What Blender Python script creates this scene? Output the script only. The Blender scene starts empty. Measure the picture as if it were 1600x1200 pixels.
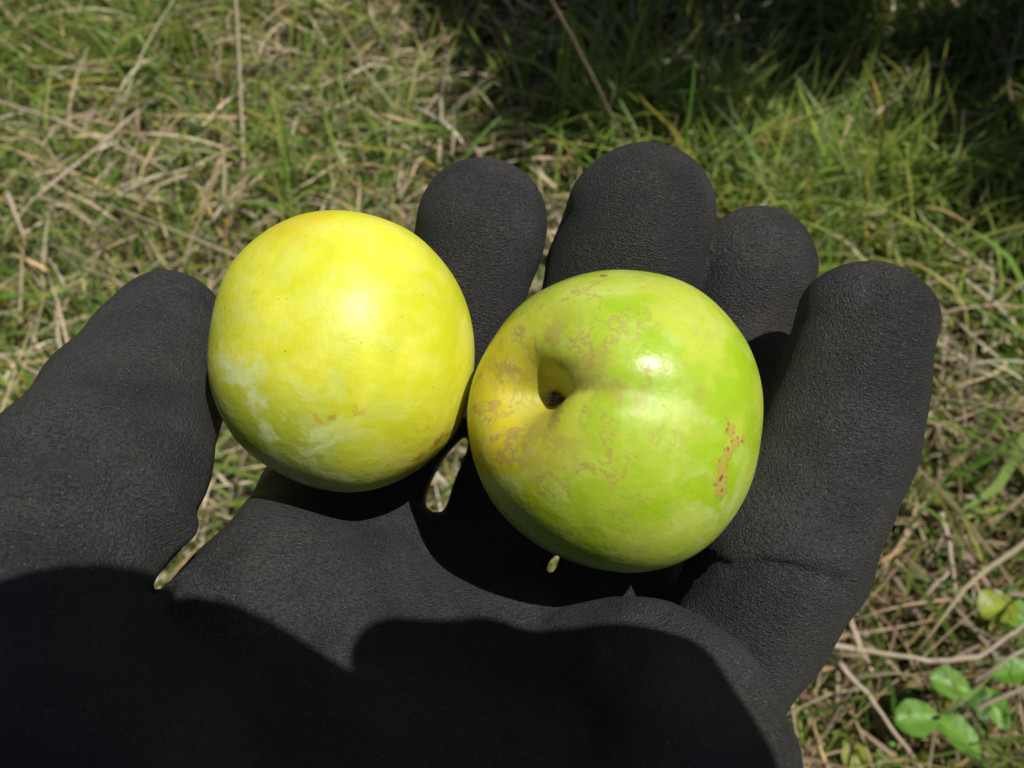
import bpy, bmesh, math, random
import numpy as np
from mathutils import Matrix, Vector

rng = np.random.default_rng(7)
random.seed(7)
S = bpy.context.scene
COL = S.collection
R_ = math.radians

# ------------------------------------------------------------------ camera
CAM_H, PITCH, HFOV = 0.53, R_(55), R_(65)
cam_d = bpy.data.cameras.new('camera')
cam_d.sensor_width = 36
cam_d.lens = 18 / math.tan(HFOV / 2)
cam_d.clip_start, cam_d.clip_end = 0.005, 300
cam_d.dof.use_dof = True
cam_d.dof.focus_distance = 0.134
cam_d.dof.aperture_fstop = cam_d.lens / 1.15       # 1.0 mm pupil of a pocket camera
cam = bpy.data.objects.new('camera', cam_d)
COL.objects.link(cam)
cam.location = (0, 0, CAM_H)
cam.rotation_euler = (R_(90) - PITCH, 0, 0)
S.camera = cam
CR = cam.rotation_euler.to_matrix()               # columns: right, up, towards the photographer
CRn = np.array(CR)
F = 800 / math.tan(HFOV / 2)

# ------------------------------------------------------------------ light
L_cam = Vector((0.34, 0.48, 0.81)).normalized()   # towards the sun, seen from the photographer
L = (CR @ L_cam).normalized()
world = bpy.data.worlds.new('World')
S.world = world
world.use_nodes = True
wn = world.node_tree
sky = wn.nodes.new('ShaderNodeTexSky')
sky.sky_type = 'NISHITA'
sky.sun_disc = False
sky.dust_density = 2.0
sky.sun_elevation = math.asin(L.z)
sky.sun_rotation = math.atan2(L.x, L.y)
bg = wn.nodes['Background']
wn.links.new(sky.outputs[0], bg.inputs[0])
bg.inputs[1].default_value = 0.05
sun_d = bpy.data.lights.new('sun', 'SUN')
sun_d.energy = 5.0
sun_d.angle = R_(0.53)
sun_d.color = (1.0, 0.965, 0.90)
sun = bpy.data.objects.new('sun', sun_d)
COL.objects.link(sun)
sun.rotation_euler = L.to_track_quat('Z', 'Y').to_euler()
sun.location = (2, 0, 5)
S.view_settings.view_transform = 'Standard'
S.view_settings.look = 'None'
S.view_settings.exposure = -0.12
S.view_settings.gamma = 1
S.view_settings.use_curve_mapping = False
S.cycles.max_bounces = 8
S.cycles.transparent_max_bounces = 4

# ------------------------------------------------------------------ helpers
def tag(o, label=None, cat=None, group=None, kind=None):
    for k, v in (('label', label), ('category', cat), ('group', group), ('kind', kind)):
        if v: o[k] = v
    return o

def link(name, me, mat=None, parent=None):
    o = bpy.data.objects.new(name, me)
    COL.objects.link(o)
    if mat: me.materials.append(mat)
    if parent: o.parent = parent
    return o

def empty(name, loc=(0, 0, 0)):
    o = bpy.data.objects.new(name, None)
    o.empty_display_size = 0.02
    COL.objects.link(o); o.location = loc
    return o

def mesh_np(name, v, q, smooth=True, col=None):
    """mesh from numpy vertices and quads (n,4) or triangles (n,3)"""
    me = bpy.data.meshes.new(name)
    n, k = q.shape
    me.vertices.add(len(v)); me.vertices.foreach_set('co', np.ascontiguousarray(v, np.float32).ravel())
    me.loops.add(n * k); me.loops.foreach_set('vertex_index', np.ascontiguousarray(q, np.int32).ravel())
    me.polygons.add(n)
    me.polygons.foreach_set('loop_start', np.arange(0, n * k, k, dtype=np.int32))
    me.polygons.foreach_set('use_smooth', np.full(n, smooth, bool))
    me.update(calc_edges=True)
    if col is not None:
        a = me.attributes.new('tint', 'FLOAT_COLOR', 'POINT')
        c = np.ones((len(v), 4), np.float32); c[:, :3] = col
        a.data.foreach_set('color', c.ravel())
    me.validate()
    return me

def C(px, py, d):
    """camera-frame point (metres): pixel of the 1600x1200 photograph at depth d millimetres"""
    return np.array(((px - 800) / F * d, -(py - 600) / F * d, -d)) * 1e-3

def W(p):
    return np.array(p) @ CRn.T + np.array((0, 0, CAM_H))

def G(px, py, h=0.0):
    """world point at height h seen at a pixel"""
    v = CRn @ np.array(((px - 800) / F, -(py - 600) / F, -1.0))
    t = (h - CAM_H) / v[2]
    return np.array((v[0] * t, v[1] * t, h))

class NT:
    """small node-tree writer"""
    def __init__(s, name):
        s.m = bpy.data.materials.new(name); s.m.use_nodes = True
        s.t = s.m.node_tree; s.n = s.t.nodes
        s.b = s.n['Principled BSDF']; s.out = s.n['Material Output']
    def set(s, sock, v):
        if hasattr(v, 'is_output') or isinstance(v, bpy.types.NodeSocket): s.t.links.new(v, sock)
        elif v is not None:
            if isinstance(v, (tuple, list)) and len(v) == 3 and sock.type == 'RGBA': v = (*v, 1)
            sock.default_value = v
    def node(s, typ, out=0, props={}, **ins):
        n = s.n.new('ShaderNode' + typ)
        for k, v in props.items(): setattr(n, k, v)
        for k, v in ins.items():
            key = int(k[1:]) if k[0] == 'i' and k[1:].isdigit() else k.replace('_', ' ')
            s.set(n.inputs[key], v)
        return n.outputs[out]
    def coord(s, which='Object'):
        return s.n.new('ShaderNodeTexCoord').outputs[which]
    def scale(s, v, sc):
        return s.node('VectorMath', props={'operation': 'MULTIPLY'}, i0=v, i1=sc if isinstance(sc, (tuple, list)) else (sc,) * 3)
    def noise(s, v, sc, detail=3, rough=.55, dist=0, out=0):
        return s.node('TexNoise', out, Vector=v, Scale=sc, Detail=detail, Roughness=rough, Distortion=dist)
    def math(s, op, a, b=None, c=None, clamp=False):
        n = s.n.new('ShaderNodeMath'); n.operation = op; n.use_clamp = clamp
        for i, x in enumerate((a, b, c)):
            if x is not None: s.set(n.inputs[i], x)
        return n.outputs[0]
    def step(s, v, lo, hi):
        return s.node('MapRange', props={'interpolation_type': 'SMOOTHSTEP'}, Value=v, From_Min=lo, From_Max=hi)
    def mix(s, f, a, b, blend='MIX'):
        n = s.n.new('ShaderNodeMix'); n.data_type = 'RGBA'; n.blend_type = blend
        s.set(n.inputs[0], f); s.set(n.inputs[6], a); s.set(n.inputs[7], b)
        return n.outputs[2]
    def dist(s, v, p):
        return s.node('VectorMath', 1, props={'operation': 'DISTANCE'}, i0=v, i1=tuple(p))
    def warp(s, v, sc, amp, detail=3):
        n = s.noise(v, sc, detail, out=1)
        n = s.node('VectorMath', props={'operation': 'SUBTRACT'}, i0=n, i1=(.5, .5, .5))
        n = s.scale(n, amp)
        return s.node('VectorMath', props={'operation': 'ADD'}, i0=v, i1=n)
    def bump(s, h, strength, distance, normal=None):
        return s.node('Bump', Height=h, Strength=strength, Distance=distance, Normal=normal)

# signed-distance modelling in millimetres -> one continuous mesh (surface nets)
class Field:
    FAR = 12.0
    def __init__(s, lo, hi, vox):
        s.lo = np.array(lo, np.float32); s.vox = vox
        s.shape = tuple(int(math.ceil((b - a) / vox)) + 1 for a, b in zip(lo, hi))
        s.ax = [(s.lo[i] + vox * np.arange(s.shape[i])).astype(np.float32) for i in range(3)]
        s.D = np.full(s.shape, s.FAR, np.float32)
    def box(s, lo, hi):
        sl, g = [], []
        for i in range(3):
            a = max(0, int((lo[i] - s.lo[i]) / s.vox)); b = min(s.shape[i], int((hi[i] - s.lo[i]) / s.vox) + 2)
            sl.append(slice(a, max(a, b)))
        X = [s.ax[i][sl[i]].reshape([-1 if j == i else 1 for j in range(3)]) for i in range(3)]
        return tuple(sl), X
    def cone(s, a, ra, b, rb, k):
        a = np.array(a, np.float32); b = np.array(b, np.float32); m = max(ra, rb) + s.FAR
        sl, X = s.box(np.minimum(a, b) - m, np.maximum(a, b) + m)
        if 0 in s.D[sl].shape: return
        d = b - a; L2 = float(d @ d) + 1e-9
        t = ((X[0] - a[0]) * d[0] + (X[1] - a[1]) * d[1] + (X[2] - a[2]) * d[2]) / L2
        t = np.clip(t, 0, 1)
        q = np.sqrt((X[0] - a[0] - t * d[0]) ** 2 + (X[1] - a[1] - t * d[1]) ** 2 + (X[2] - a[2] - t * d[2]) ** 2)
        q -= ra + (rb - ra) * t
        s.put(sl, q, k)
    def ell(s, c, r, M=None, k=3):
        c = np.array(c, np.float32); r = np.array(r, np.float32); m = float(r.max()) + s.FAR
        sl, X = s.box(c - m, c + m)
        if 0 in s.D[sl].shape: return
        P = [X[i] - c[i] for i in range(3)]
        if M is not None:
            P = [P[0] * M[0][i] + P[1] * M[1][i] + P[2] * M[2][i] for i in range(3)]
        k0 = np.sqrt((P[0] / r[0]) ** 2 + (P[1] / r[1]) ** 2 + (P[2] / r[2]) ** 2)
        k1 = np.sqrt((P[0] / r[0] ** 2) ** 2 + (P[1] / r[1] ** 2) ** 2 + (P[2] / r[2] ** 2) ** 2) + 1e-6
        s.put(sl, k0 * (k0 - 1) / k1, k)
    def put(s, sl, q, k):
        a = s.D[sl]
        h = np.maximum(k - np.abs(a - q), 0) / k
        s.D[sl] = np.minimum(a, q) - h * h * k * .25
    def chain(s, pts, k, kin=1.6):
        P = np.array([p for p, r in pts], np.float32); m = max(r for p, r in pts) + s.FAR
        sl, X = s.box(P.min(0) - m, P.max(0) + m)
        if 0 in s.D[sl].shape: return
        t = Field.__new__(Field); t.lo = s.lo + s.vox * np.array([c.start for c in sl], np.float32); t.vox = s.vox
        t.shape = s.D[sl].shape; t.ax = [x.ravel() for x in X]; t.FAR = s.FAR; t.D = np.full(t.shape, s.FAR, np.float32)
        for (a, ra), (b, rb) in zip(pts[:-1], pts[1:]): t.cone(a, ra, b, rb, kin)
        s.put(sl, t.D, k)
    def merge(s, o, k):
        a, q = s.D, o.D
        h = np.maximum(k - np.abs(a - q), 0) / k
        s.D = np.minimum(a, q) - h * h * k * .25
    def cut(s, a, ra, b, rb, k=1.2):
        a = np.array(a, np.float32); b = np.array(b, np.float32); m = max(ra, rb) + 2 * k
        sl, X = s.box(np.minimum(a, b) - m, np.maximum(a, b) + m)
        if 0 in s.D[sl].shape: return
        d = b - a
        t = np.clip(((X[0] - a[0]) * d[0] + (X[1] - a[1]) * d[1] + (X[2] - a[2]) * d[2]) / float(d @ d), 0, 1)
        q = (ra + (rb - ra) * t) - np.sqrt((X[0] - a[0] - t * d[0]) ** 2 + (X[1] - a[1] - t * d[1]) ** 2 + (X[2] - a[2] - t * d[2]) ** 2)
        c = s.D[sl]; h = np.maximum(k - np.abs(c - q), 0) / k
        s.D[sl] = np.maximum(c, q) + h * h * k * .25
    def line(s, pts, w, amp):
        """press a groove (amp > 0) or raise a ridge (amp < 0) along a polyline"""
        pts = np.array(pts, np.float32); m = w * 3
        sl, X = s.box(pts.min(0) - m, pts.max(0) + m)
        best = None
        for a, b in zip(pts[:-1], pts[1:]):
            d = b - a; L2 = float(d @ d)
            t = np.clip(((X[0] - a[0]) * d[0] + (X[1] - a[1]) * d[1] + (X[2] - a[2]) * d[2]) / L2, 0, 1)
            q = (X[0] - a[0] - t * d[0]) ** 2 + (X[1] - a[1] - t * d[1]) ** 2 + (X[2] - a[2] - t * d[2]) ** 2
            best = q if best is None else np.minimum(best, q)
        s.D[sl] += amp * np.exp(-best / (w * w))
    def wobble(s, amp, wl, n=5, seed=1):
        r = np.random.default_rng(seed)
        X = [s.ax[i].reshape([-1 if j == i else 1 for j in range(3)]) for i in range(3)]
        for _ in range(n):
            v = r.normal(size=3); v *= 2 * math.pi / (wl * r.uniform(.7, 1.4)) / np.linalg.norm(v)
            s.D += (amp / n * 2 * np.sin(v[0] * X[0] + v[1] * X[1] + v[2] * X[2] + r.uniform(0, 6))).astype(np.float32)
    def at(s, p):
        i = [int(round((p[k] - s.lo[k]) / s.vox)) for k in range(3)]
        return float(s.D[tuple(i)])
    def mesh(s):
        D = s.D; I = D < 0
        c = np.zeros(tuple(n - 1 for n in s.shape), np.uint8)
        offs = [(i, j, k) for i in (0, 1) for j in (0, 1) for k in (0, 1)]
        sub = lambda A, o: A[o[0]:A.shape[0] - 1 + o[0], o[1]:A.shape[1] - 1 + o[1], o[2]:A.shape[2] - 1 + o[2]]
        for o in offs: c += sub(I, o)
        cells = np.argwhere((c > 0) & (c < 8))
        idx = np.full(c.shape, -1, np.int32); idx[tuple(cells.T)] = np.arange(len(cells))
        val = {o: D[cells[:, 0] + o[0], cells[:, 1] + o[1], cells[:, 2] + o[2]] for o in offs}
        acc = np.zeros((len(cells), 3)); cnt = np.zeros(len(cells))
        for o in offs:
            for a in range(3):
                if o[a]: continue
                p = list(o); p[a] = 1; p = tuple(p)
                va, vb = val[o], val[p]; m = (va < 0) != (vb < 0)
                t = np.where(m, va / np.where(m, va - vb, 1), 0)
                q = np.tile(np.array(o, float), (len(cells), 1)); q[:, a] += t
                acc[m] += q[m]; cnt[m] += 1
        v = (cells + acc / cnt[:, None]) * s.vox + s.lo
        quads = []
        for a in range(3):
            b, e = (a + 1) % 3, (a + 2) % 3
            sa = [slice(None)] * 3; sb = [slice(None)] * 3
            sa[a] = slice(0, -1); sb[a] = slice(1, None)
            fl = I[tuple(sa)] != I[tuple(sb)]
            P = np.argwhere(fl)
            ok = np.all([(P[:, x] > 0) & (P[:, x] < c.shape[x]) for x in (b, e)], axis=0)
            P = P[ok]; ins = I[tuple(P.T)]
            ids = []
            for db, de in ((0, 0), (-1, 0), (-1, -1), (0, -1)):
                Q = P.copy(); Q[:, b] += db; Q[:, e] += de
                ids.append(idx[tuple(Q.T)])
            q = np.stack(ids, 1)
            q[~ins] = q[~ins][:, ::-1]
            quads.append(q)
        return v, np.concatenate(quads)

def tube(name, pts, radii, mat, parent=None, n=8, wob=0.0):
    """tapered tube along a polyline (metres), closed ends"""
    pts = [Vector(p) for p in pts]
    v, q = [], []
    for i, p in enumerate(pts):
        t = (pts[min(i + 1, len(pts) - 1)] - pts[max(i - 1, 0)]).normalized()
        s = t.cross(Vector((.13, .27, .95))).normalized(); u = s.cross(t)
        for k in range(n):
            a = 2 * math.pi * k / n
            r = radii[i] * (1 + wob * random.uniform(-1, 1))
            v.append(p + s * math.cos(a) * r + u * math.sin(a) * r)
    m = len(pts)
    f = [[i * n + k, i * n + (k + 1) % n, (i + 1) * n + (k + 1) % n, (i + 1) * n + k] for i in range(m - 1) for k in range(n)]
    f += [list(range(n))[::-1], [(m - 1) * n + k for k in range(n)]]
    me = bpy.data.meshes.new(name); me.from_pydata(v, [], f)
    me.polygons.foreach_set('use_smooth', [True] * len(f)); me.update()
    return link(name, me, mat, parent)

# ------------------------------------------------------------------ materials
def glove_material():
    t = NT('black_foam_rubber'); v = t.coord()
    w = t.warp(v, 160, .0015)
    st = t.scale(w, (.50, 1.15, .8))
    wr = t.noise(st, 1700, 3, .65)
    wr = t.math('ABSOLUTE', t.math('SUBTRACT', wr, .5))
    wr = t.step(wr, 0, .13)
    zone = t.step(t.noise(v, 45, 2), .40, .62)
    grain = t.noise(v, 2600, 2, .7)
    h = t.math('ADD', t.math('MULTIPLY', wr, t.math('MULTIPLY_ADD', zone, .8, .22)), t.math('MULTIPLY', grain, 2.0))
    pit = t.step(t.noise(st, 2100, 2, .6), .36, .46)
    h = t.math('ADD', h, t.math('MULTIPLY', pit, .9))
    dust = t.step(t.noise(v, 60, 4, .65), .48, .75)
    base = t.mix(dust, (.0400, .0400, .0415), (.062, .056, .050))
    base = t.mix(t.math('MULTIPLY', t.step(grain, .56, .75), .55), base, (.090, .088, .085))
    vor = t.node('TexVoronoi', 0, Vector=v, Scale=2600.0)
    rnd = t.node('TexVoronoi', 1, Vector=v, Scale=2600.0)
    sep = t.node('SeparateColor', 0, Color=rnd)
    glint = t.math('MULTIPLY', t.math('LESS_THAN', vor, .22), t.math('GREATER_THAN', sep, .93))  # pale specks painted into the colour as glints off the foam granules
    t.set(t.b.inputs['Base Color'], t.mix(glint, base, (.22, .21, .19)))
    t.b.inputs['Roughness'].default_value = .56
    t.b.inputs['Specular IOR Level'].default_value = .45
    t.set(t.b.inputs['Normal'], t.bump(h, 1.0, .00038))
    return t.m

def simple(name, col, rough=.6, var=.25, sc=80, spec=.4, bump=0.0):
    t = NT(name); v = t.coord()
    n = t.noise(v, sc, 4, .6)
    t.set(t.b.inputs['Base Color'], t.mix(n, tuple(c * (1 - var) for c in col), tuple(c * (1 + var) for c in col)))
    t.b.inputs['Roughness'].default_value = rough
    t.b.inputs['Specular IOR Level'].default_value = spec
    if bump: t.set(t.b.inputs['Normal'], t.bump(t.noise(v, sc * 6, 3), .6, bump))
    return t.m

def blade_material(name, trans=.35, rough=.5):
    t = NT(name)
    a = t.node('Attribute', props={'attribute_name': 'tint'})
    v = t.coord()
    n = t.noise(v, 260, 3, .6)
    c = t.mix(.35, a, t.mix(n, t.scale(a, .55), t.scale(a, 1.45)))
    t.set(t.b.inputs['Base Color'], c)
    t.b.inputs['Roughness'].default_value = rough
    t.b.inputs['Specular IOR Level'].default_value = .35
    tr = t.node('BsdfTranslucent', Color=c)
    mx = t.node('MixShader', i0=trans, i1=t.b.outputs[0], i2=tr)
    t.set(t.out.inputs[0], mx)
    return t.m

PLUM_Y = (539, 551, 138, 201.5)         # centre pixel, depth in mm, radius in pixels
PLUM_G = (957, 656, 129, 226)
def on_plum(spec, px, py):
    """unit-sphere point of a plum seen at a pixel"""
    c = C(*spec[:3]); R = spec[3] * spec[2] / F * 1e-3
    u = C(px, py, 1000.0); u /= np.linalg.norm(u)
    b = u @ c; h = b * b - c @ c + R * R
    p = u * (b - math.sqrt(max(h, 0))) - c
    return tuple(p / np.linalg.norm(p))

def yellow_plum_material(Rm):
    t = NT('yellow_plum_skin'); v = t.scale(t.coord(), 1 / Rm)
    u = t.node('VectorMath', props={'operation': 'NORMALIZE'}, i0=v)
    q = lambda x, y: on_plum(PLUM_Y, x, y)
    big = t.noise(t.warp(v, 1.5, .8), 1.7, 4, .55)
    c = t.mix(t.step(big, .36, .64), (.60, .625, .022), (.77, .75, .055))
    # greener belt low on the fruit, orange blush at lower right, ochre crown
    wv = t.warp(u, 3, .45)
    low = t.step(t.dist(wv, (-.30, -.78, .45)), 1.0, .25)
    c = t.mix(t.math('MULTIPLY', low, .9), c, (.37, .46, .045))
    blush = t.step(t.dist(wv, q(650, 720)), .55, .05)
    c = t.mix(t.math('MULTIPLY', blush, .7), c, (.70, .46, .03))
    crown = t.step(t.dist(wv, q(470, 360)), .34, .14)
    c = t.mix(t.math('MULTIPLY', crown, .65), c, (.66, .52, .010))
    # waxy bloom rubbed off in streaks
    st = t.scale(t.warp(v, 2.2, .7), (1.0, 1.6, 1.0))
    bl = t.step(t.noise(st, 3.2, 5, .58), .42, .66)
    b2 = t.step(t.dist(wv, (-.60, -.62, .45)), 1.15, .35)
    bl = t.math('MULTIPLY', bl, t.math('MULTIPLY_ADD', b2, .80, .20), clamp=True)
    c = t.mix(bl, c, (.68, .75, .32))
    patch = t.math('MULTIPLY', t.step(t.noise(t.warp(v, 5, .3), 4.5, 3, .5), .50, .66), .16)
    c = t.mix(patch, c, (.62, .62, .012))
    # russet marks
    f = t.warp(u, 14, .16, 4)
    for x, y, r, a in ((522, 652, .05, .6), (500, 658, .045, .4), (677, 680, .075, .8), (690, 672, .05, .6), (648, 704, .065, .6), (636, 726, .045, .9), (560, 640, .05, .3), (668, 698, .05, .5)):
        c = t.mix(t.math('MULTIPLY', t.step(t.dist(f, q(x, y)), r, r * .45), a), c, (.46, .22, .035))
    ve = t.step(t.math('ABSOLUTE', t.math('SUBTRACT', t.noise(t.warp(v, 6, .3), 7, 4, .6), .5)), .012, .002)
    ve = t.math('MULTIPLY', ve, t.step(t.dist(u, q(650, 690)), .45, .1))
    c = t.mix(t.math('MULTIPLY', ve, .55), c, (.50, .26, .04))
    vd = t.node('TexVoronoi', 0, Vector=v, Scale=16.0)
    vc = t.node('SeparateColor', 0, Color=t.node('TexVoronoi', 1, Vector=v, Scale=16.0))
    dot = t.math('MULTIPLY', t.math('LESS_THAN', vd, .09), t.math('GREATER_THAN', vc, .84))
    c = t.mix(t.math('MULTIPLY', dot, .7), c, (.12, .10, .02))
    t.set(t.b.inputs['Base Color'], c)
    t.set(t.b.inputs['Roughness'], t.math('MULTIPLY_ADD', bl, .2, .42))
    t.b.inputs['Specular IOR Level'].default_value = .55
    t.b.inputs['Subsurface Weight'].default_value = .25
    t.b.inputs['Subsurface Radius'].default_value = (1, .8, .25)
    t.b.inputs['Subsurface Scale'].default_value = .002
    t.set(t.b.inputs['Normal'], t.bump(t.noise(v, 14, 4, .6), .25, Rm * .02))
    return t.m

def green_plum_material(Rm, axis):
    t = NT('green_plum_skin'); v = t.scale(t.coord(), 1 / Rm)
    u = t.node('VectorMath', props={'operation': 'NORMALIZE'}, i0=v)
    q = lambda x, y: on_plum(PLUM_G, x, y)
    wv = t.warp(u, 2.2, .5)
    big = t.noise(wv, 1.9, 4, .55)
    c = t.mix(t.step(big, .38, .62), (.34, .52, .014), (.50, .59, .065))
    ysid = t.step(t.dist(wv, (-.93, .10, .35)), 1.0, .30)
    c = t.mix(t.math('MULTIPLY', ysid, .95), c, (.58, .47, .012))
    # bloom
    st = t.scale(t.warp(v, 2.0, .8), (1, 1.5, 1))
    bl = t.math('MULTIPLY', t.step(t.noise(st, 2.8, 6, .62), .47, .68), .42)
    br = t.step(t.dist(wv, q(1130, 810)), .45, .1)
    bl = t.math('ADD', bl, t.math('MULTIPLY', t.math('MULTIPLY', br, .5), t.step(t.noise(st, 5, 5), .45, .6)), clamp=True)
    c = t.mix(bl, c, (.56, .66, .22))
    # russet: net of cracks round the stem hollow, thinning outwards
    rus = (.36, .265, .058)
    dA = t.dist(v, tuple(axis))
    f = t.warp(v, 5, .35, 4)
    ring = t.math('MULTIPLY', t.step(dA, .70, .32), t.step(dA, .14, .26))
    sm = t.math('MULTIPLY', ring, t.step(t.noise(f, 3.4, 6, .68), .49, .57))
    c = t.mix(t.math('MULTIPLY', sm, .6), c, rus)
    ve = t.noise(t.warp(v, 4, .25, 5), 3.6, 5, .62)
    ve = t.step(t.math('ABSOLUTE', t.math('SUBTRACT', ve, .5)), .026, .008)
    brk = t.step(t.noise(v, 6.5, 3, .6), .42, .52)
    area = t.step(dA, 1.3, .35)
    ve = t.math('MULTIPLY', t.math('MULTIPLY', ve, brk), t.math('MULTIPLY_ADD', area, .9, .10), clamp=True)
    c = t.mix(t.math('MULTIPLY', ve, .85), c, (.41, .285, .075))
    # smear running along the suture
    for x, y, r, a in ((915, 585, .15, .55), (880, 560, .12, .5), (960, 612, .12, .55), (1010, 625, .12, .4), (815, 672, .11, .7), (850, 668, .10, .55), (808, 700, .06, .6), (930, 555, .1, .4), (1095, 622, .13, .22)):
        c = t.mix(t.math('MULTIPLY', t.step(t.dist(t.warp(u, 8, .22, 4), q(x, y)), r, r * .2), a), c, rus)
    # scab at the right flank with dark pits
    pits = t.node('TexVoronoi', 0, Vector=t.warp(v, 12, .06), Scale=21.0)
    g = t.warp(u, 10, .14, 4); scab = None
    for x, y, r in ((1128, 765, .07), (1132, 735, .075), (1140, 708, .07), (1152, 690, .06), (1146, 672, .05), (1165, 688, .04), (1141, 655, .035), (1128, 750, .08)):
        m = t.step(t.dist(g, q(x, y)), r, r * .5)
        scab = m if scab is None else t.math('MAXIMUM', scab, m)
    c = t.mix(t.math('MULTIPLY', scab, .75), c, (.47, .30, .07))
    c = t.mix(t.math('MULTIPLY', scab, t.math('LESS_THAN', pits, .27)), c, (.24, .10, .03))
    c = t.mix(t.math('MULTIPLY', t.step(t.dist(t.warp(u, 25, .05), q(943, 436)), .034, .018), .8), c, (.20, .13, .05))
    wall = t.step(t.node('VectorMath', 1, props={'operation': 'LENGTH'}, i0=v), .86, .76)
    c = t.mix(t.math('MULTIPLY', wall, .7), c, (.42, .39, .035))
    scar = t.step(t.dist(t.warp(v, 20, .06), tuple(axis * .60 / .74)), .075, .04)
    c = t.mix(scar, c, (.10, .065, .03))
    t.set(t.b.inputs['Base Color'], c)
    r = t.math('MULTIPLY_ADD', bl, .2, .27)
    r = t.math('ADD', r, t.math('MULTIPLY', t.step(t.dist(u, q(1025, 645)), .36, .12), .2))
    r = t.math('ADD', r, t.math('MULTIPLY', t.step(dA, .55, .30), .25))
    t.set(t.b.inputs['Roughness'], t.math('MULTIPLY_ADD', t.math('MAXIMUM', scab, ve), .2, r))
    t.b.inputs['Specular IOR Level'].default_value = .55
    t.b.inputs['Subsurface Weight'].default_value = .2
    t.b.inputs['Subsurface Radius'].default_value = (.8, 1, .25)
    t.b.inputs['Subsurface Scale'].default_value = .002
    h = t.math('ADD', t.noise(v, 12, 4, .6), t.math('MULTIPLY', scab, .8))
    t.set(t.b.inputs['Normal'], t.bump(h, .25, Rm * .02))
    return t.m

M_glove = glove_material()
M_blade = blade_material('grass_blade', .42)
M_straw = blade_material('dry_straw', .15, .6)
M_leaf = blade_material('weed_leaf', .3, .42)
M_stalk = simple('dry_stalk', (.42, .34, .25), .7, .35, 120, .25, .0004)
M_brown = simple('brown_stalk', (.36, .27, .20), .7, .3, 120, .25, .0004)
M_bark = simple('bark', (.10, .075, .05), .85, .4, 30, .2, .003)
M_sleeve = simple('grey_cloth', (.05, .055, .065), .9, .3, 300, .1, .0006)
M_camera = simple('dark_camera_metal', (.03, .03, .033), .4, .15, 400, .5)
M_button = simple('bright_metal', (.5, .5, .5), .3, .1, 400, .6)

# ------------------------------------------------------------------ ground
def ground_height(x, y):
    return .012 * np.sin(7 * x + 1.3) * np.cos(6 * y) + .008 * np.sin(17 * x + 9 * y) + .006 * np.sin(23 * y - 11 * x + 2)

def build_ground():
    s = np.concatenate([-np.geomspace(80, 2.2, 18), np.linspace(-2, 2, 121), np.geomspace(2.2, 80, 18)])
    X, Y = np.meshgrid(s, s, indexing='ij'); n = len(s)
    fade = np.exp(-((X ** 2 + Y ** 2) / 9.0))
    Z = ground_height(X, Y) * fade - .012
    v = np.stack([X.ravel(), Y.ravel() + .7, Z.ravel()], 1)
    i = np.arange(n * n).reshape(n, n)
    q = np.stack([i[:-1, :-1], i[1:, :-1], i[1:, 1:], i[:-1, 1:]], -1).reshape(-1, 4)
    t = NT('soil_and_thatch'); c = t.coord()
    n1 = t.noise(c, 14, 6, .65); n2 = t.noise(t.scale(c, (1, 5, 1)), 60, 4, .6)
    col = t.mix(n1, (.035, .026, .016), (.12, .095, .05))
    col = t.mix(t.math('MULTIPLY', t.step(n2, .5, .7), .6), col, (.20, .16, .09))
    far = t.noise(c, 1.2, 5, .6)
    col = t.mix(t.math('MULTIPLY', t.step(far, .3, .6), .85), col, (.085, .09, .035))
    t.set(t.b.inputs['Base Color'], col); t.b.inputs['Roughness'].default_value = .95
    t.b.inputs['Specular IOR Level'].default_value = .1
    t.set(t.b.inputs['Normal'], t.bump(t.noise(c, 90, 5, .7), .8, .01))
    tag(link('ground', mesh_np('ground', v, q), t.m), kind='structure')
build_ground()

# ------------------------------------------------------------------ grass
def palette(n, cols, wts, var=.22):
    cols = np.array(cols); k = rng.choice(len(cols), n, p=np.array(wts) / sum(wts))
    c = cols[k] * rng.uniform(1 - var, 1 + var, (n, 1)) * rng.uniform(.92, 1.08, (n, 3))
    return np.clip(c, .004, .7)

def blades(xy, length, e0, e1, az, width, cols, seg=5, z0=None, kink=.25):
    """curved tapering ribbons; e0/e1 elevation at root and tip, returns vertices, quads, colours"""
    n = len(xy)
    t = np.linspace(0, 1, seg + 1)
    p = np.zeros((n, seg + 1, 3)); p[:, 0, :2] = xy
    p[:, 0, 2] = ground_height(xy[:, 0], xy[:, 1] - .7) - .015 if z0 is None else z0
    a = az.copy()
    for i in range(seg):
        e = e0 + (e1 - e0) * (i / (seg - 1)) + rng.normal(0, kink * .5, n)
        a = a + rng.normal(0, kink, n)
        st = np.stack([np.cos(a) * np.cos(e), np.sin(a) * np.cos(e), np.sin(e)], 1)
        p[:, i + 1] = p[:, i] + st * (length / seg)[:, None]
    p[:, 1:, 2] = np.maximum(p[:, 1:, 2], .0 + .004 * rng.random((n, 1)))
    tw = rng.uniform(-1.2, 1.2, n)
    side = np.stack([-np.sin(az) * np.cos(tw), np.cos(az) * np.cos(tw), np.sin(tw)], 1)
    prof = (1 - t ** 2.2) * (.65 + .35 * np.minimum(t * 4, 1)) + .06
    w = (width[:, None] * prof[None, :] * .5)[..., None] * side[:, None, :]
    v = np.stack([p - w, p + w], 2).reshape(-1, 3)
    b = (np.arange(n) * (seg + 1) * 2)[:, None] + (np.arange(seg) * 2)[None, :]
    q = np.stack([b, b + 1, b + 3, b + 2], -1).reshape(-1, 4)
    return v, q, np.repeat(cols, (seg + 1) * 2, axis=0)

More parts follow.
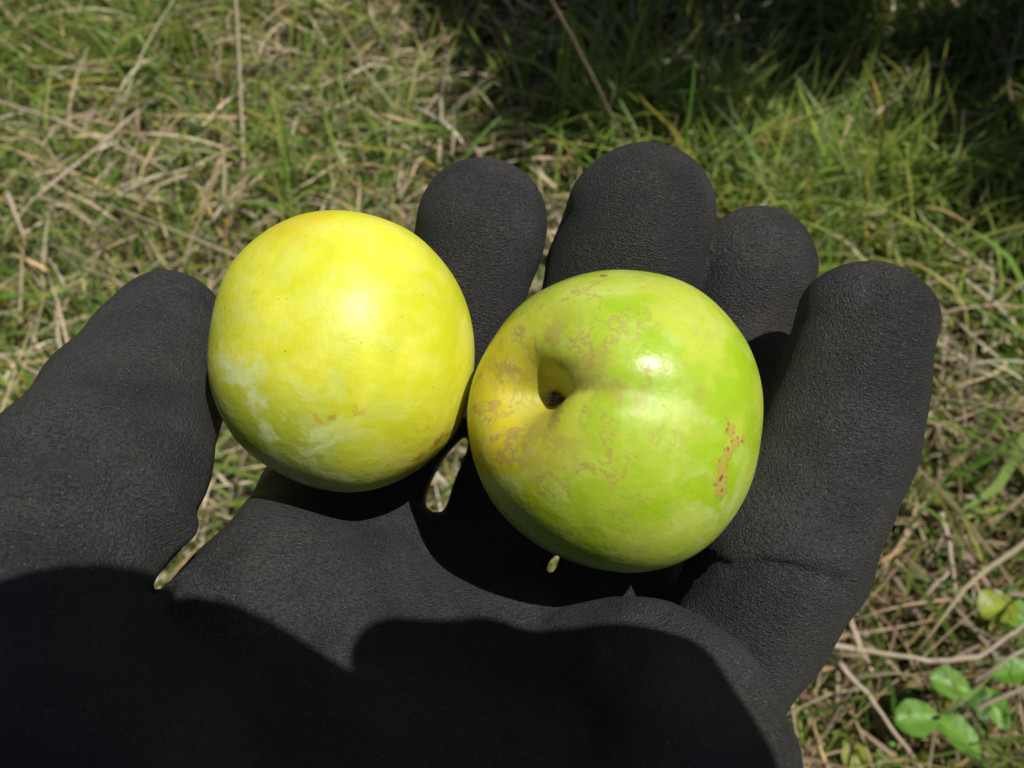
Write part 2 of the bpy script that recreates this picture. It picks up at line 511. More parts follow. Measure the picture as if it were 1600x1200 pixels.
def scatter(n, x0, x1, y0, y1, clump=0, spread=.03):
    xy = np.stack([rng.uniform(x0, x1, n), rng.uniform(y0, y1, n)], 1)
    if clump:
        k = n // clump
        cen = np.stack([rng.uniform(x0, x1, k), rng.uniform(y0, y1, k)], 1)
        xy = cen[rng.integers(0, k, n)] + rng.normal(0, spread, (n, 2))
    return xy

def dryness(xy):
    """0 lush .. 1 dry, drifting over the meadow; drier near the photographer's right foot"""
    x, y = xy[:, 0], xy[:, 1]
    d = .40 + .26 * np.sin(5.1 * x + 2.3 * y + .6) + .2 * np.sin(9 * y - 6 * x + 1)
    d += .8 * np.exp(-((x - .32) ** 2 + (y - .16) ** 2) / .022)
    for p in ((330, 800), (290, 880), (700, 740)):
        g = G(*p); d += .8 * np.exp(-((x - g[0]) ** 2 + (y - g[1]) ** 2) / .004)
    return d

def rot(xy, c):
    """older, browner litter under the weeds by the right foot"""
    k = np.exp(-((xy[:, 0] - .30) ** 2 + (xy[:, 1] - .13) ** 2) / .022)[:, None]
    return c * (1 - k * np.array((.42, .50, .55)))

GREEN = [(.17, .29, .042), (.25, .34, .060), (.11, .205, .030), (.33, .35, .075), (.23, .30, .11), (.40, .36, .10), (.43, .32, .05)]
STRAW = [(.53, .42, .28), (.42, .325, .21), (.60, .52, .38), (.28, .21, .14), (.52, .38, .17), (.40, .36, .22)]

def build_grass():
    # green sward: close patch dense, ring outside thinner
    V, Q, K = [], [], []
    def add(v, q, k):
        Q.append(q + sum(len(a) for a in V)); V.append(v); K.append(k)
    near = (-1.1, 1.15, -.35, 1.75)
    n = 46000
    xy = scatter(n, *near, clump=26, spread=.028)
    keep = rng.random(n) > .6 * np.clip(dryness(xy), 0, 1)
    xy = xy[keep]; n = len(xy)
    add(*blades(xy, rng.uniform(.05, .16, n), rng.uniform(.5, 1.5, n), rng.uniform(-.5, 1.1, n), rng.uniform(0, 6.28, n),
                rng.uniform(.0016, .0046, n), palette(n, GREEN, [5, 5, 3, 3, 3, 2, .7]), kink=.14))
    n = 9000
    xy = scatter(n, *near)
    add(*blades(xy, rng.uniform(.03, .08, n), rng.uniform(.2, 1.2, n), rng.uniform(-.4, .6, n), rng.uniform(0, 6.28, n),
                rng.uniform(.002, .005, n), palette(n, GREEN, [5, 4, 5, 2, 2, 1, .3]), seg=4))
    # taller tuft at the edge of the shade, beyond the fingertips on the right
    n = 1250
    cen = np.array([G(x, y)[:2] for x, y in ((1080, 330), (1180, 330), (1260, 380), (1350, 330), (1420, 400), (1500, 420), (1130, 260), (1300, 280), (1560, 520), (1060, 250), (1120, 240), (1200, 245), (1290, 240), (1380, 260), (1440, 290), (1000, 220), (930, 215))])
    xy = cen[rng.integers(0, len(cen), n)] + rng.normal(0, .022, (n, 2))
    add(*blades(xy, rng.uniform(.06, .155, n), rng.uniform(1.0, 1.5, n), rng.uniform(-.2, 1.2, n), rng.uniform(0, 6.28, n),
                1.2 * rng.uniform(.002, .0050, n), 1.25 * palette(n, GREEN, [4, 6, 2, 4, 4, 1, .3]), seg=6, kink=.15))  # same greens with tints raised to look sunlit
    # meadow further out
    n = 52000
    r = np.where(rng.random(n) < .65, np.sqrt(rng.uniform(1.0, 8, n)), np.sqrt(rng.uniform(8, 64, n))); a = rng.uniform(0, 6.28, n)
    xy = np.stack([r * np.cos(a), r * np.sin(a) + .7], 1)
    far = palette(n, GREEN + STRAW[:3], [4, 4, 3, 2, 1, 2, .5, 4, 4, 2])
    add(*blades(xy, rng.uniform(.08, .2, n), rng.uniform(.4, 1.5, n), rng.uniform(-.4, .8, n), rng.uniform(0, 6.28, n),
                rng.uniform(.004, .009, n), far, seg=3, z0=np.full(n, -.02)))
    tag(link('grass', mesh_np('grass', np.concatenate(V), np.concatenate(Q), True, np.concatenate(K)), M_blade), kind='stuff')
    # dead straw lying and leaning through it
    V.clear(); Q.clear(); K.clear()
    n = 44000
    xy = scatter(n, *near)
    keep = rng.random(n) < .18 + .75 * np.clip(dryness(xy), 0, 1)
    xy = xy[keep]; n = len(xy)
    add(*blades(xy, rng.uniform(.02, .10, n), rng.uniform(-.05, .8, n), rng.uniform(-.5, .4, n), rng.uniform(0, 6.28, n),
                rng.uniform(.0012, .0034, n), rot(xy, palette(n, STRAW, [5, 5, 2, 5, 2, 3], .35)), z0=rng.uniform(-.01, .04, n), kink=.10))
    n = 650
    xy = scatter(n, *near)
    add(*blades(xy, rng.uniform(.12, .28, n), rng.uniform(.1, 1.0, n), rng.uniform(-.5, .5, n), rng.uniform(0, 6.28, n),
                rng.uniform(.0014, .0034, n), rot(xy, palette(n, STRAW, [5, 5, 2, 5, 2, 3], .35)), seg=6, z0=rng.uniform(-.01, .03, n), kink=.07))
    tag(link('dry_grass', mesh_np('dry_grass', np.concatenate(V), np.concatenate(Q), True, np.concatenate(K)), M_straw), kind='stuff')
build_grass()

# ------------------------------------------------------------------ shrub whose shade darkens the grass at upper right
def build_shrub():
    root = empty('shrub', (1.0, 1.6, 0))
    tag(root, 'leafy shrub overhanging the shaded grass at upper right', 'shrub')
    o = Vector(root.location)
    stem = tube('trunk', [Vector((0, 0, -.03)), (.02, -.02, .25), (-.03, -.08, .55), (-.05, -.15, .9)], [.03, .025, .02, .012], M_bark, root, 10, .1)
    random.seed(5)
    for k in range(9):
        a = k * 2.4; h = .25 + .07 * k
        d = Vector((math.cos(a), math.sin(a), .35))
        b = Vector((-.03, -.06, h))
        tube('branch', [b, b + d * .25 + Vector((0, 0, .05)), b + d * .5 + Vector((0, 0, .06)), b + d * .7], [.012, .009, .006, .003], M_bark, root, 6, .1)
    # clusters of leaves fill an unseen crown, cut so its shade follows this edge
    edge = np.array([G(x, y)[:2] for x, y in ((700, -60), (742, 60), (790, 150), (900, 165), (985, 195), (1060, 215), (1200, 200), (1330, 210), (1450, 255), (1500, 310), (1540, 400), (1640, 470))])
    ox, oy = np.array(o)[:2]
    gx = rng.uniform(-.25, 1.7, 7000); gy = rng.uniform(.3, 2.4, 7000)
    lim = np.interp(gx, edge[:, 0], edge[:, 1], left=9) - .09 + .095 * np.clip((gx - .10) / .08, 0, 1)
    dome = 1 - ((gx - .7) / 1.2) ** 2 * .6 - ((gy - 1.4) / 1.1) ** 2 * .5
    hz = .48 + rng.uniform(0, 1, 7000) * np.clip(dome, .1, 1) * .65
    ok = (gy > lim) & (gy < lim + 1.5)
    for _ in range(9):  # gaps opened in the crown for sun flecks
        hx, hy = rng.uniform(-.05, .6), rng.uniform(.70, 1.05)
        ok &= (gx - hx) ** 2 + (gy - hy) ** 2 > rng.uniform(.035, .055) ** 2
    gx, gy, hz = gx[ok], gy[ok], hz[ok]
    cl = np.stack([gx + hz * L.x / L.z - ox, gy + hz * L.y / L.z - oy, hz], 1)[:1500]
    n = 60000
    p = cl[rng.integers(0, len(cl), n)] + rng.normal(0, .03, (n, 3))
    p[:, 2] = np.maximum(p[:, 2], .42)
    d = rng.normal(size=(n, 3)); d /= np.linalg.norm(d, axis=1)[:, None]
    e = np.cross(d, rng.normal(size=(n, 3))); e /= np.linalg.norm(e, axis=1)[:, None]
    nn = np.cross(d, e)
    ln = rng.uniform(.018, .032, (n, 1)); wd = ln * .42
    v = np.stack([p - d * ln, p + e * wd + nn * ln * .15, p + d * ln, p - e * wd + nn * ln * .15], 1).reshape(-1, 3)
    q = (np.arange(n) * 4)[:, None] + np.arange(4)[None]
    c = palette(n, [(.05, .09, .02), (.07, .11, .025), (.04, .07, .02)], [3, 3, 2])
    o2 = link('foliage', mesh_np('foliage', v, q, False, np.repeat(c, 4, 0)), M_leaf, root)
    o2['kind'] = 'stuff'
build_shrub()

# ------------------------------------------------------------------ the gloved left hand
mm = lambda px, py, d: C(px, py, d) * 1e3

def build_glove():
    lo, hi, vox = (-120, -118, -205), (86, 62, -84), .8
    H = Field(lo, hi, vox)
    def sub(*chains, k=4):
        f = Field(lo, hi, vox)
        for ch in chains: f.chain([(mm(x, y, d), r) for x, y, d, r in ch], k)
        return f
    # palm: metacarpals under one skin
    palm = sub([(503, 868, 159, 17), (420, 962, 142, 20.8), (482, 1310, 125, 22)],
               [(620, 900, 160, 14), (600, 1050, 146, 19), (600, 1330, 124, 22)],
               [(765, 940, 162, 14), (735, 1050, 148, 18), (700, 1330, 124, 22)],
               [(935, 975, 160, 14), (890, 1070, 146, 18), (830, 1350, 124, 22)],
               [(1085, 1060, 153, 13), (1010, 1165, 141, 16), (960, 1350, 122, 22)], k=9)
    palm.ell(mm(960, 1230, 128), (27, 22, 15), k=6)            # heel of the hand
    palm.ell(mm(440, 1260, 122), (24, 20, 16), k=8)            # ball of the thumb
    thumb = sub([(262, 514, 156, 11.2), (208, 640, 143, 15.4), (162, 760, 128, 17.6), (105, 850, 119, 16.4), (78, 945, 113, 13.8), (90, 1120, 110, 17), (330, 1320, 114, 22)], k=5)
    thumb.ell(mm(224, 838, 122), (8.4, 6.2, 6.5), k=2.5)             # fold of rubber at the thumb's root
    index = sub([(754, 352, 160, 13.0), (737, 445, 166, 13.4), (652, 610, 180, 14.6), (549, 742, 174, 19.2), (510, 868, 159, 17.6)], k=5)
    middle = sub([(1001, 343, 154, 14.3), (952, 470, 165, 15.4), (845, 665, 183, 15.2), (770, 880, 166, 12.8), (760, 960, 160, 14)], k=5)
    ring = sub([(1179, 418, 160, 12.1), (1138, 545, 168, 13.8), (1065, 730, 182, 13.5), (972, 905, 166, 12.6), (935, 980, 160, 14)], k=5)
    pinky = sub([(1352, 512, 133, 11.1), (1302, 700, 135, 12.8), (1222, 855, 133, 14.0), (1166, 975, 139, 13.2), (1098, 1085, 143, 13.2), (1050, 1200, 136, 15)], k=5)
    fingers = middle
    fingers.merge(ring, .8); fingers.merge(pinky, .8)
    H = palm
    H.merge(fingers, 4)
    ridge = sub([(930, 1055, 135, 13), (1008, 1078, 126, 13.4), (1066, 1115, 119, 13.0), (1092, 1200, 113, 13.8), (1040, 1330, 110, 17)], k=4)
    H.merge(ridge, 1.5)
    for f, k in ((thumb, 3.0), (index, 1.2)): H.merge(f, k)
    # open spaces: thumb to palm, forefinger to middle finger, and a chink beside the ring finger
    def open_gap(pts, n, near, far):
        pts = np.array(pts, float); t = np.linspace(0, len(pts) - 1, n)
        for u in t:
            x, y, w = (np.interp(u, np.arange(len(pts)), pts[:, i]) for i in range(3))
            H.cut(mm(x, y, near), w * near / F, mm(x, y, far), w * far / F * 1.15)
    open_gap([(236, 928, 1), (262, 897, 7), (312, 840, 13), (345, 790, 21), (378, 715, 34), (400, 660, 40)], 34, 100, 206)
    open_gap([(673, 792, 2), (680, 776, 7), (693, 748, 10), (706, 722, 9), (726, 688, 3)], 34, 110, 206)
    open_gap([(859, 890, 8), (866, 878, 7), (876, 862, 5)], 5, 130, 206)
    open_gap([(857, 375, 3), (845, 425, 6), (830, 475, 5), (815, 520, 4)], 16, 115, 206)
    return H

HAND = build_glove()


def finish_glove(H):
    H.wobble(.35, 16, 7, 3)
    # crease across the little finger's root, folds at the thumb's joint
    def surf(px, py):
        for d in np.arange(95, 200, .4):
            p = mm(px, py, d)
            try:
                if H.at(p) < 0: return p
            except IndexError: pass
        return mm(px, py, 150)
    H.line([surf(x, y) for x, y in ((1140, 892), (1190, 884), (1240, 890), (1290, 905), (1322, 915))], 1.4, 2.0)
    H.line([surf(x, y) for x, y in ((1150, 872), (1230, 866), (1310, 885))], 2.5, -1.0)
    H.line([surf(x, y) for x, y in ((150, 695), (215, 740), (262, 780), (292, 825))], 2.4, -2.2)
    H.line([surf(x, y) for x, y in ((170, 765), (225, 815), (258, 850))], 2.4, 1.2)
    H.line([surf(x, y) for x, y in ((20, 725), (80, 690), (150, 700), (190, 735))], 2.8, 1.9)
    H.line([surf(x, y) for x, y in ((30, 775), (90, 745), (150, 760))], 3.0, -1.3)
    H.line([surf(x, y) for x, y in ((430, 850), (500, 905), (560, 990))], 4.5, .7)
    H.line([surf(x, y) for x, y in ((880, 940), (980, 952), (1060, 985))], 2.6, .8)
    H.line([surf(x, y) for x, y in ((100, 590), (170, 610), (250, 650))], 4.0, .5)
    H.line([surf(x, y) for x, y in ((1368, 415), (1366, 440), (1366, 460))], 1.6, .8)
    v, q = H.mesh()
    org = mm(700, 950, 150)
    me = mesh_np('glove', (v - org) * 1e-3, q)
    o = link('gloved_hand', me, M_glove)
    o.matrix_world = Matrix.Translation(Vector(W(org * 1e-3))) @ CR.to_4x4()
    tag(o, 'left hand in a black foam rubber glove, palm up, fingers cupped round two plums', 'gloved hand')
    loc = lambda px, py, d: (mm(px, py, d) - org) * 1e-3
    tube('cuff', [loc(600, 1290, 124), loc(600, 1420, 126), loc(590, 1540, 130), loc(580, 1640, 134)], [.036, .036, .037, .038], M_glove, o, 32, .02)
    tube('sleeve', [loc(585, 1600, 133), loc(560, 1900, 150), loc(500, 2400, 185), loc(420, 2800, 230)], [.040, .044, .050, .055], M_sleeve, o, 32, .03)
    return o
finish_glove(HAND)

# ------------------------------------------------------------------ plums
def sphere(sub):
    bm = bmesh.new(); bmesh.ops.create_icosphere(bm, subdivisions=sub, radius=1)
    v = np.array([w.co[:] for w in bm.verts]); f = np.array([[w.index for w in g.verts] for g in bm.faces]); bm.free()
    return v, f

def place_plum(name, spec, shape, mat, label, sub=6):
    x, y, d, r = spec
    Rm = r * d / F * 1e-3
    v, f = sphere(sub)
    o = link(name, mesh_np(name, shape(v) * Rm, f), mat(Rm))
    o.matrix_world = Matrix.Translation(Vector(W(C(x, y, d)))) @ CR.to_4x4()
    tag(o, label, 'plum', 'plums lying in the glove')
    return o

def lumps(v, amp, seed, n=8, fmax=3.2):
    r = np.random.default_rng(seed); s = np.zeros(len(v))
    for _ in range(n):
        k = r.normal(size=3); k *= r.uniform(1.2, fmax) / np.linalg.norm(k)
        s += np.sin(v @ k + r.uniform(0, 6.28))
    return amp * s / n

def girth(v, table):
    """lopsided cross-section: (bearing, radius) round the fruit, fading out towards the two ends"""
    t = np.array(table); a = np.concatenate([t[:, 0] - 2 * math.pi, t[:, 0], t[:, 0] + 2 * math.pi]); r = np.tile(t[:, 1], 3)
    x = np.linspace(-math.pi, math.pi, 361); y = np.interp(x, a, r)
    k = np.exp(-np.linspace(-2, 2, 25) ** 2); k /= k.sum()
    y = np.convolve(np.concatenate([y[-13:-1], y, y[1:13]]), k, 'valid')
    m = np.interp(np.arctan2(v[:, 1], v[:, 0]), x, y)
    rho = v[:, 0] ** 2 + v[:, 1] ** 2
    return 1 + (m - 1) * np.clip(rho * 1.15, 0, 1)

YG = [(-2.99, 1.012), (-2.78, 1.024), (-2.57, 1.033), (-2.37, 1.045), (-2.17, 1.042), (-1.95, 1.045), (-1.75, 1.058), (-1.54, 1.079), (-1.33, 1.083), (-1.11, 1.074), (-0.88, 1.066), (-0.64, 1.065), (-0.42, 1.031), (-0.16, 1.005), (0.09, 1.001), (0.33, 1.007), (0.57, 1.022), (0.8, 1.033), (1.04, 1.059), (1.27, 1.06), (1.5, 1.07), (1.69, 1.075), (1.86, 1.076), (2.02, 1.068), (2.21, 1.057), (2.42, 1.047), (2.62, 1.024), (2.83, 0.998), (3.06, 0.993)]
GG = [(-2.99, 0.99), (-2.79, 0.991), (-2.57, 1.0), (-2.38, 0.998), (-2.17, 1.001), (-1.97, 1.002), (-1.77, 1.01), (-1.55, 1.03), (-1.34, 1.046), (-1.15, 1.053), (-0.95, 1.047), (-0.73, 1.027), (-0.52, 1.013), (-0.31, 0.996), (-0.13, 0.986), (0.05, 0.998), (0.24, 1.016), (0.4, 1.028), (0.56, 1.04), (0.75, 1.042), (0.94, 1.054), (1.11, 1.056), (1.31, 1.041), (1.46, 1.031), (1.61, 1.029), (1.76, 1.023), (1.92, 1.018), (2.07, 1.013), (2.19, 1.015), (2.32, 1.009), (2.48, 0.994), (2.63, 0.989), (2.77, 0.996), (2.94, 0.999), (3.12, 0.998)]
def yellow_shape(v):
    g = girth(v, YG) * (1 + lumps(v, .016, 4))
    return v * g[:, None]

AX = np.array(on_plum(PLUM_G, 803, 602))
def green_shape(v):
    th = np.arccos(np.clip(v @ AX, -1, 1))
    side = np.array((1.0, -.12, .1)); side -= AX * (side @ AX); side /= np.linalg.norm(side)
    up = np.cross(AX, side)
    ph = np.arctan2(v @ up, v @ side)
    tw = th * (1 - .12 * np.cos(2 * (ph - .15)) + .06 * np.cos(ph - 1.6) + .03 * np.cos(5 * ph + 1))
    r = 1 - .285 / (1 + np.exp((tw - .215) / .058)) - .12 * np.exp(-(th / .40) ** 2) + .012 * np.exp(-((th - .62) / .3) ** 2)
    r -= .055 * np.exp(-(ph / .36) ** 2) * np.exp(-((th - .30) / .30) ** 2) + .036 * np.exp(-(ph / .14) ** 2) * np.exp(-((th - .65) / .5) ** 2)
    r *= girth(v, GG) * (1 + lumps(v, .014, 9))
    return v * r[:, None] * np.array((1.0, 1.0, .98))

place_plum('plum', PLUM_Y, yellow_shape, yellow_plum_material, 'yellow plum with a pale waxy bloom, resting beside the thumb')
GP = place_plum('plum', PLUM_G, green_shape, lambda r: green_plum_material(r, AX * .74), 'green plum with brown russet round its stem hollow', 7)

def stem_scar():
    """the torn fibres left at the bottom of the stem hollow"""
    R = PLUM_G[3] * PLUM_G[2] / F * 1e-3
    a = Vector(AX); s_ = a.cross(Vector((0, 1, 0))).normalized(); u = s_.cross(a)
    c = a * R * .615; v, f = [], []
    for k in range(14):
        w = 2 * math.pi * k / 14; q = random.uniform(.6, 1.3)
        d = s_ * math.cos(w) + u * math.sin(w); e = s_ * math.cos(w + .22) + u * math.sin(w + .22)
        i = len(v)
        v += [c - a * .0012 + d * .0003, c - a * .0012 + e * .0003, c + e * .0012 * q + a * .0004, c + d * .0017 * q + a * random.uniform(.0002, .0012)]
        f.append((i, i + 1, i + 2, i + 3))
    me = bpy.data.meshes.new('stem_scar'); me.from_pydata(v, [], f)
    link('stem_scar', me, M_brown, GP)
stem_scar()

# ------------------------------------------------------------------ stalks, twigs and weeds one can tell apart
def stalk(name, pts, r, mat, label, cat='grass stalk', group='dry stalks in the grass', wob=.12):
    """pts: (pixel x, pixel y, height in metres)"""
    P = [Vector(G(*p)) for p in pts]
    o = P[0].copy()
    fine = []
    for a, b in zip(P[:-1], P[1:]):
        for k in range(4): fine.append(a.lerp(b, k / 4) + Vector([random.gauss(0, r * .2) for _ in range(3)]))
    fine.append(P[-1])
    n = len(fine)
    ob = tube(name, [p - o for p in fine], [r * (1 - .45 * i / n) for i in range(n)], mat, None, 7, wob)
    ob.location = o
    return tag(ob, label, cat, group)

stalk('dry_stalk', [(382, 290, .02), (376, 130, .07), (364, -60, .13)], .0016, M_stalk, 'thin straight pale stalk rising to the top edge above the yellow plum')
stalk('dry_stalk', [(985, 235, .04), (960, 190, .10), (905, 80, .20), (840, -40, .30)], .0015, M_brown, 'long brown stalk leaning left out of the dark shade behind the middle finger')
stalk('dry_stalk', [(60, 305, .05), (140, 240, .06), (218, 172, .07)], .0019, M_stalk, 'short pale straw slanting up to the right at far left')
stalk('dry_stalk', [(-30, 150, .05), (90, 188, .06), (260, 265, .04), (420, 350, .03)], .0015, M_stalk, 'long straw crossing the grass from the left edge down to the right')
stalk('dry_stalk', [(330, 345, .05), (352, 318, .055), (384, 288, .05)], .0019, M_stalk, 'short broken straw just above the yellow plum')
stalk('dry_stalk', [(686, 255, .02), (690, 150, .05), (700, 60, .08)], .0022, M_stalk, 'pale upright stalk above the index fingertip')
stalk('dry_stalk', [(10, 300, .06), (24, 330, .06), (38, 372, .05)], .0021, M_stalk, 'stubby pale straw near the left edge above the thumb')
stalk('dry_stalk', [(90, 480, .04), (92, 530, .05), (98, 600, .04)], .0019, M_stalk, 'pale stalk standing beside the thumb')
stalk('dry_stalk', [(1470, 800, .06), (1484, 850, .055), (1492, 935, .04)], .0021, M_stalk, 'kinked pale stalk right of the little finger')
stalk('dry_stalk', [(1420, 960, .03), (1450, 925, .05), (1482, 893, .06)], .0018, M_stalk, 'brown straw leaning up to the kinked pale stalk')
stalk('dry_stalk', [(1310, 1035, .06), (1355, 1085, .06), (1400, 1150, .05), (1450, 1215, .03)], .0016, M_stalk, 'thin brown stem running down to the bottom edge among weed leaves')
stalk('dry_twig', [(1268, 1003, .055), (1360, 1018, .06), (1450, 1032, .065), (1530, 1026, .07), (1590, 985, .08), (1650, 930, 0.085)], .0017, M_stalk, 'knobbly grey twig lying across the grass above the weed leaves', 'twig', None, .25)
stalk('dry_twig', [(1515, 1070, .05), (1570, 1032, .07), (1650, 985, 0.085)], .0015, M_stalk, 'shorter twig forking towards the right edge among weed leaves', 'twig', None, .25)

def green_blade(pts, w, col, label):
    P = [Vector(G(*p)) for p in pts]; o = P[0].copy(); v = []; n = 0
    fine = []
    for a, b in zip(P[:-1], P[1:]): fine += [a.lerp(b, k / 4) for k in range(4)]
    fine.append(P[-1]); n = len(fine)
    for i, p in enumerate(fine):
        t = (fine[min(i + 1, n - 1)] - fine[max(i - 1, 0)]).normalized()
        s = t.cross(Vector((0, -.3, 1))).normalized()
        ww = w * .5 * (1 - (i / (n - 1)) ** 2.5) + .0002
        v += [p - o - s * ww, p - o - Vector((0, 0, w * .18)), p - o + s * ww]
    q = []
    for i in range(n - 1):
        for k in (0, 1): q.append((i * 3 + k, i * 3 + k + 1, i * 3 + k + 4, i * 3 + k + 3))
    ob = link('grass_blade', mesh_np('grass_blade', np.array(v), np.array(q), True, np.tile(col, (len(v), 1))), M_blade)
    ob.location = o
    tag(ob, label, 'grass blade', 'long green blades')
green_blade([(800, 150, .02), (770, 100, .06), (725, 30, .10)], .005, (.20, .26, .05), 'green blade leaning left at the edge of the shade above the index finger')
green_blade([(1060, 195, .03), (1130, 250, .06), (1235, 312, .06)], .007, (.20, .28, .12), 'broad pale green blade slanting down right of the middle fingertip')
green_blade([(990, 195, .02), (900, 165, .06), (780, 135, .09)], .005, (.20, .27, .06), 'green blade arching left behind the middle fingertip')
green_blade([(1620, 655, .03), (1560, 760, .06), (1500, 800, .06)], .007, (.22, .33, .08), 'wide green blade at the right edge beside the little finger')
green_blade([(470, 330, .03), (420, 318, .05), (340, 312, .06)], .005, (.17, .26, .06), 'green blade lying level just above the yellow plum')
green_blade([(1275, 420, .04), (1330, 415, .05), (1420, 440, .05)], .006, (.20, .30, .05), 'green blade crossing behind the tip of the little finger')

def weed(name, base, leaves, label):
    root = empty(name, Vector(G(*base)))
    o = Vector(root.location)
    tag(root, label, 'weed', 'leafy weeds at lower right')
    top = max(l[2] for l in leaves)
    cx = Vector(G(base[0], base[1], top)) - o
    tube('stem', [Vector((0, 0, -.01)), cx * .5, cx], [.0018, .0016, .0012], M_leafstem, root, 6)
    for (px, py, h, ln, ang, wid, col) in leaves:
        c = Vector(G(px, py, h)) - o; ln *= .88
        # leaf lies roughly facing the sky; ang is its heading on the ground
        d = Vector((math.cos(ang), math.sin(ang), random.uniform(-.1, .25))).normalized()
        s = Vector((0, 0, 1)).cross(d).normalized(); s = (s + Vector((0, 0, random.uniform(-.25, .25)))).normalized()
        n = d.cross(s)
        nu, nv = 9, 6; v = []
        for i in range(nu + 1):
            t = i / nu
            w = ln * wid * .5 * (math.sin(math.pi * t ** .75) ** .95 if 0 < t < 1 else .02)
            for k in range(nv + 1):
                u = k / nv * 2 - 1
                z = abs(u) * w * .28 - ln * .22 * (t - .4) ** 2 + .0012 * math.sin(t * 16 + u * 3)
                v.append(c + d * (t - .5) * ln + s * u * w + n * z)
        q = [(i * (nv + 1) + k, (i + 1) * (nv + 1) + k, (i + 1) * (nv + 1) + k + 1, i * (nv + 1) + k + 1) for i in range(nu) for k in range(nv)]
        cc = np.tile(np.array(col), (len(v), 1))
        cc[[i * (nv + 1) + nv // 2 for i in range(nu + 1)]] *= 1.35      # pale midrib
        link('leaf', mesh_np('leaf', np.array([w_[:] for w_ in v]), np.array(q), True, cc), M_leaf, root)
        b = c - d * .5 * ln
        tube('leaf_stalk', [cx * .75, (cx * .75 + b) / 2 + Vector((0, 0, .004)), b], [.0009, .0008, .0007], M_leafstem, root, 5)
M_leafstem = simple('green_stem', (.16, .20, .06), .55, .2, 100)
LG, LY, LD = (.135, .29, .035), (.26, .32, .04), (.07, .15, .025)
weed('leafy_weed', (1470, 1120, 0), [(1488, 1070, .06, .030, -.3, .68, LG), (1436, 1122, .055, .032, .1, .72, LG), (1502, 1152, .055, .034, -.75, .66, LG), (1528, 1098, .045, .028, -1.5, .55, LD), (1556, 1108, .045, .030, -1.4, .6, LG), (1590, 1050, .05, .034, .1, .6, LG), (1420, 1100, .03, .026, 2.5, .6, LD)],
     'leafy weed with round bright green leaves beneath the grey twig')
weed('leafy_weed', (1390, 1190, 0), [(1335, 1180, .03, .026, 1.8, .7, LY), (1392, 1178, .035, .024, .6, .6, LG), (1410, 1205, .03, .026, -.4, .7, LG), (1370, 1212, .03, .024, -2, .7, LD), (1425, 1148, .025, .022, .4, .6, LY)],
     'low weed with yellow green leaves at the bottom edge beside the glove')
weed('leafy_weed', (1580, 960, 0), [(1562, 948, .05, .034, .3, .78, LY), (1592, 962, .045, .030, -.6, .7, LG), (1585, 930, .03, .028, 1.3, .6, LD)],
     'small weed with one blotchy yellow leaf near the right edge')

# ------------------------------------------------------------------ the camera and the hand that holds it (they throw the shade on the palm)
def rounded_box(name, c, size, bev, mat, parent, seg=4):
    bm = bmesh.new(); bmesh.ops.create_cube(bm, size=1)
    bmesh.ops.scale(bm, vec=Vector(size), verts=bm.verts)
    bmesh.ops.bevel(bm, geom=bm.edges[:], offset=bev, segments=seg, affect='EDGES', profile=.5)
    bmesh.ops.translate(bm, vec=Vector(c), verts=bm.verts)
    me = bpy.data.meshes.new(name); bm.to_mesh(me); bm.free()
    return link(name, me, mat, parent)

def ring_mesh(name, r0, r1, z0, z1, mat, parent, c=(0, 0), n=40):
    v, f = [], []
    for r, z in ((r0, z0), (r1, z0), (r1, z1), (r0, z1)):
        for k in range(n):
            a = 2 * math.pi * k / n; v.append((c[0] + r * math.cos(a), c[1] + r * math.sin(a), z))
    for i in range(4):
        for k in range(n): f.append((i * n + k, i * n + (k + 1) % n, ((i + 1) % 4) * n + (k + 1) % n, ((i + 1) % 4) * n + k))
    me = bpy.data.meshes.new(name); me.from_pydata(v, [], f); me.update()
    return link(name, me, mat, parent)

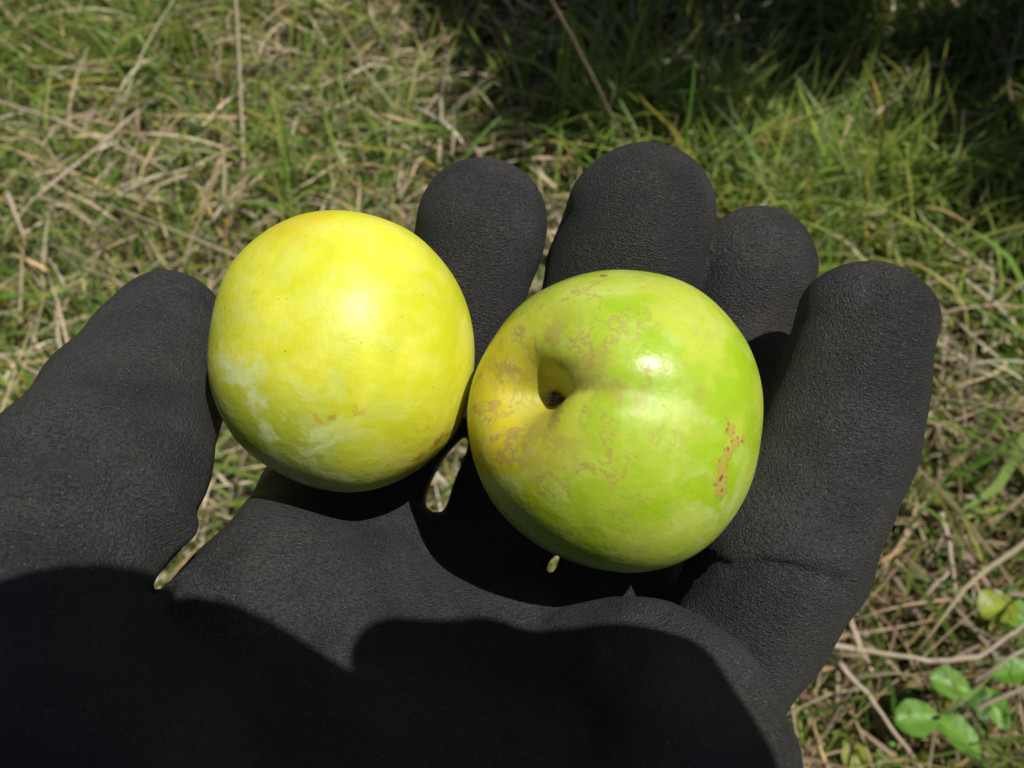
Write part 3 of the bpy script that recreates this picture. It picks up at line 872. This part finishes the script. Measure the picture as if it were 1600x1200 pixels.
def build_photographer():
    root = empty('held_camera')
    root.matrix_world = Matrix.Translation((0, 0, CAM_H)) @ CR.to_4x4()
    tag(root, 'dark camera held over the glove, a hump added to shape its shade on the palm', 'camera')
    rounded_box('body', (-.004, .0005, .026), (.096, .067, .026), .008, M_camera, root)
    ring_mesh('lens_barrel', .014, .027, .002, .014, M_camera, root)
    prof = [(-50, 24), (-47, 32), (-40, 38), (-28, 42), (-16, 45.3), (-8, 48.6), (0, 50.6), (8, 51.5), (13, 51.3), (20, 48.5), (26.5, 44.2), (32, 40.3), (36, 38), (36, 24)]  # outline of a hump added to the camera to shape the palm's shade
    n = len(prof)
    v = [(x * 1e-3, y * 1e-3, z) for z in (.0165, .034) for x, y in prof]
    bm = bmesh.new(); B = [bm.verts.new(p) for p in v]
    bm.faces.new(B[:n][::-1]); bm.faces.new(B[n:])
    for i in range(n): bm.faces.new((B[i], B[(i + 1) % n], B[n + (i + 1) % n], B[n + i]))
    bmesh.ops.recalc_face_normals(bm, faces=bm.faces[:])
    bmesh.ops.bevel(bm, geom=bm.edges[:], offset=.0018, segments=2, affect='EDGES')
    me = bpy.data.meshes.new('shade_hump'); bm.to_mesh(me); bm.free()
    link('shade_hump', me, M_camera, root)
    o = ring_mesh('shutter_button', .001, .006, -.0015, .0015, M_button, root)
    o.rotation_euler = (R_(90), 0, 0); o.location = (.038, .035, .024)
    # right hand gripping the camera, index finger lying along the top
    f = Field((0, -70, -10), (140, 70, 110), 1.2)
    f.chain([((45, 44.5, 24), 8), ((60, 45.3, 24), 8), ((75, 39.5, 27), 10.3), ((80, 24, 38), 12)], 5)
    for y in (16, -1, -18):
        f.chain([((28, y, 5), 7), ((48, y + 1, 5), 7.8), ((64, y + 1, 17), 9), ((76, y * .9, 40), 12)], 5)
    f.chain([((22, -2, 47), 8), ((48, -8, 50), 9), ((70, -22, 58), 12)], 5)
    f.chain([((78, 20, 40), 13), ((82, -10, 60), 16), ((90, -45, 92), 17)], 8)
    f.chain([((76, -16, 40), 13), ((84, -28, 66), 17)], 8)
    v, q = f.mesh()
    h = link('gloved_hand', mesh_np('grip', v * 1e-3, q), M_glove)
    h.matrix_world = root.matrix_world
    tag(h, 'right hand in a black glove gripping the camera', 'gloved hand')
    tube('sleeve', [(.090, -.042, .088), (.11, -.11, .15), (.14, -.21, .22)], [.024, .033, .040], M_sleeve, h, 28, .02)
build_photographer()

def build_person():
    """the photographer crouching behind the camera: dark clothes in one piece, a bare head under a cap"""
    f = Field((-420, -1150, -40), (480, -60, 1080), 9)
    f.FAR = 60.0; f.D[:] = 60.0
    f.chain([((0, -720, 270), 150), ((0, -680, 420), 140), ((0, -600, 600), 150), ((0, -560, 690), 120)], 60, 40)     # trunk
    f.chain([((-150, -560, 700), 75), ((150, -560, 700), 75)], 60)
    lw = np.array(W(C(420, 2800, 230))) * 1e3; rw = np.array(W(np.array((.14, -.21, .22)))) * 1e3
    for sx, wr, rr in ((-1, lw, 53), (1, rw, 42)):
        sh = np.array((sx * 185, -560, 700)); el = (sh + wr) / 2 + np.array((sx * 70, -60, -70))
        f.chain([(sh, 70), (el, 56), (wr, rr)], 30, 20)
        f.chain([((sx * 100, -740, 270), 100), ((sx * 210, -400, 430), 75), ((sx * 190, -560, 60), 55), ((sx * 190, -430, 30), 42)], 40, 25)
    v, q = f.mesh()
    o = link('person', mesh_np('person', v * 1e-3, q), M_sleeve)
    tag(o, 'person in dark clothes crouching behind the camera', 'person')
    g = Field((-140, -620, 640), (140, -200, 1040), 5); g.FAR = 40.0; g.D[:] = 40.0
    g.chain([((0, -545, 720), 55), ((0, -500, 830), 55)], 20)
    g.ell((0, -470, 885), (76, 95, 112), None, 25)
    g.ell((0, -378, 862), (14, 18, 22), None, 14)              # nose
    g.ell((0, -388, 812), (34, 26, 26), None, 20)              # chin
    for sx in (-1, 1): g.ell((sx * 77, -480, 880), (9, 20, 32), None, 6)
    v, q = g.mesh(); link('head', mesh_np('head', v * 1e-3, q), simple('skin', (.45, .27, .19), .55, .1, 60), o)
    c = Field((-160, -640, 800), (160, -220, 1060), 5); c.FAR = 40.0; c.D[:] = 40.0
    c.ell((0, -475, 925), (84, 103, 88), None, 10)
    c.ell((0, -365, 925), (74, 70, 9), None, 8)
    v, q = c.mesh(); link('cap', mesh_np('cap', v * 1e-3, q), M_sleeve, o)
build_person()
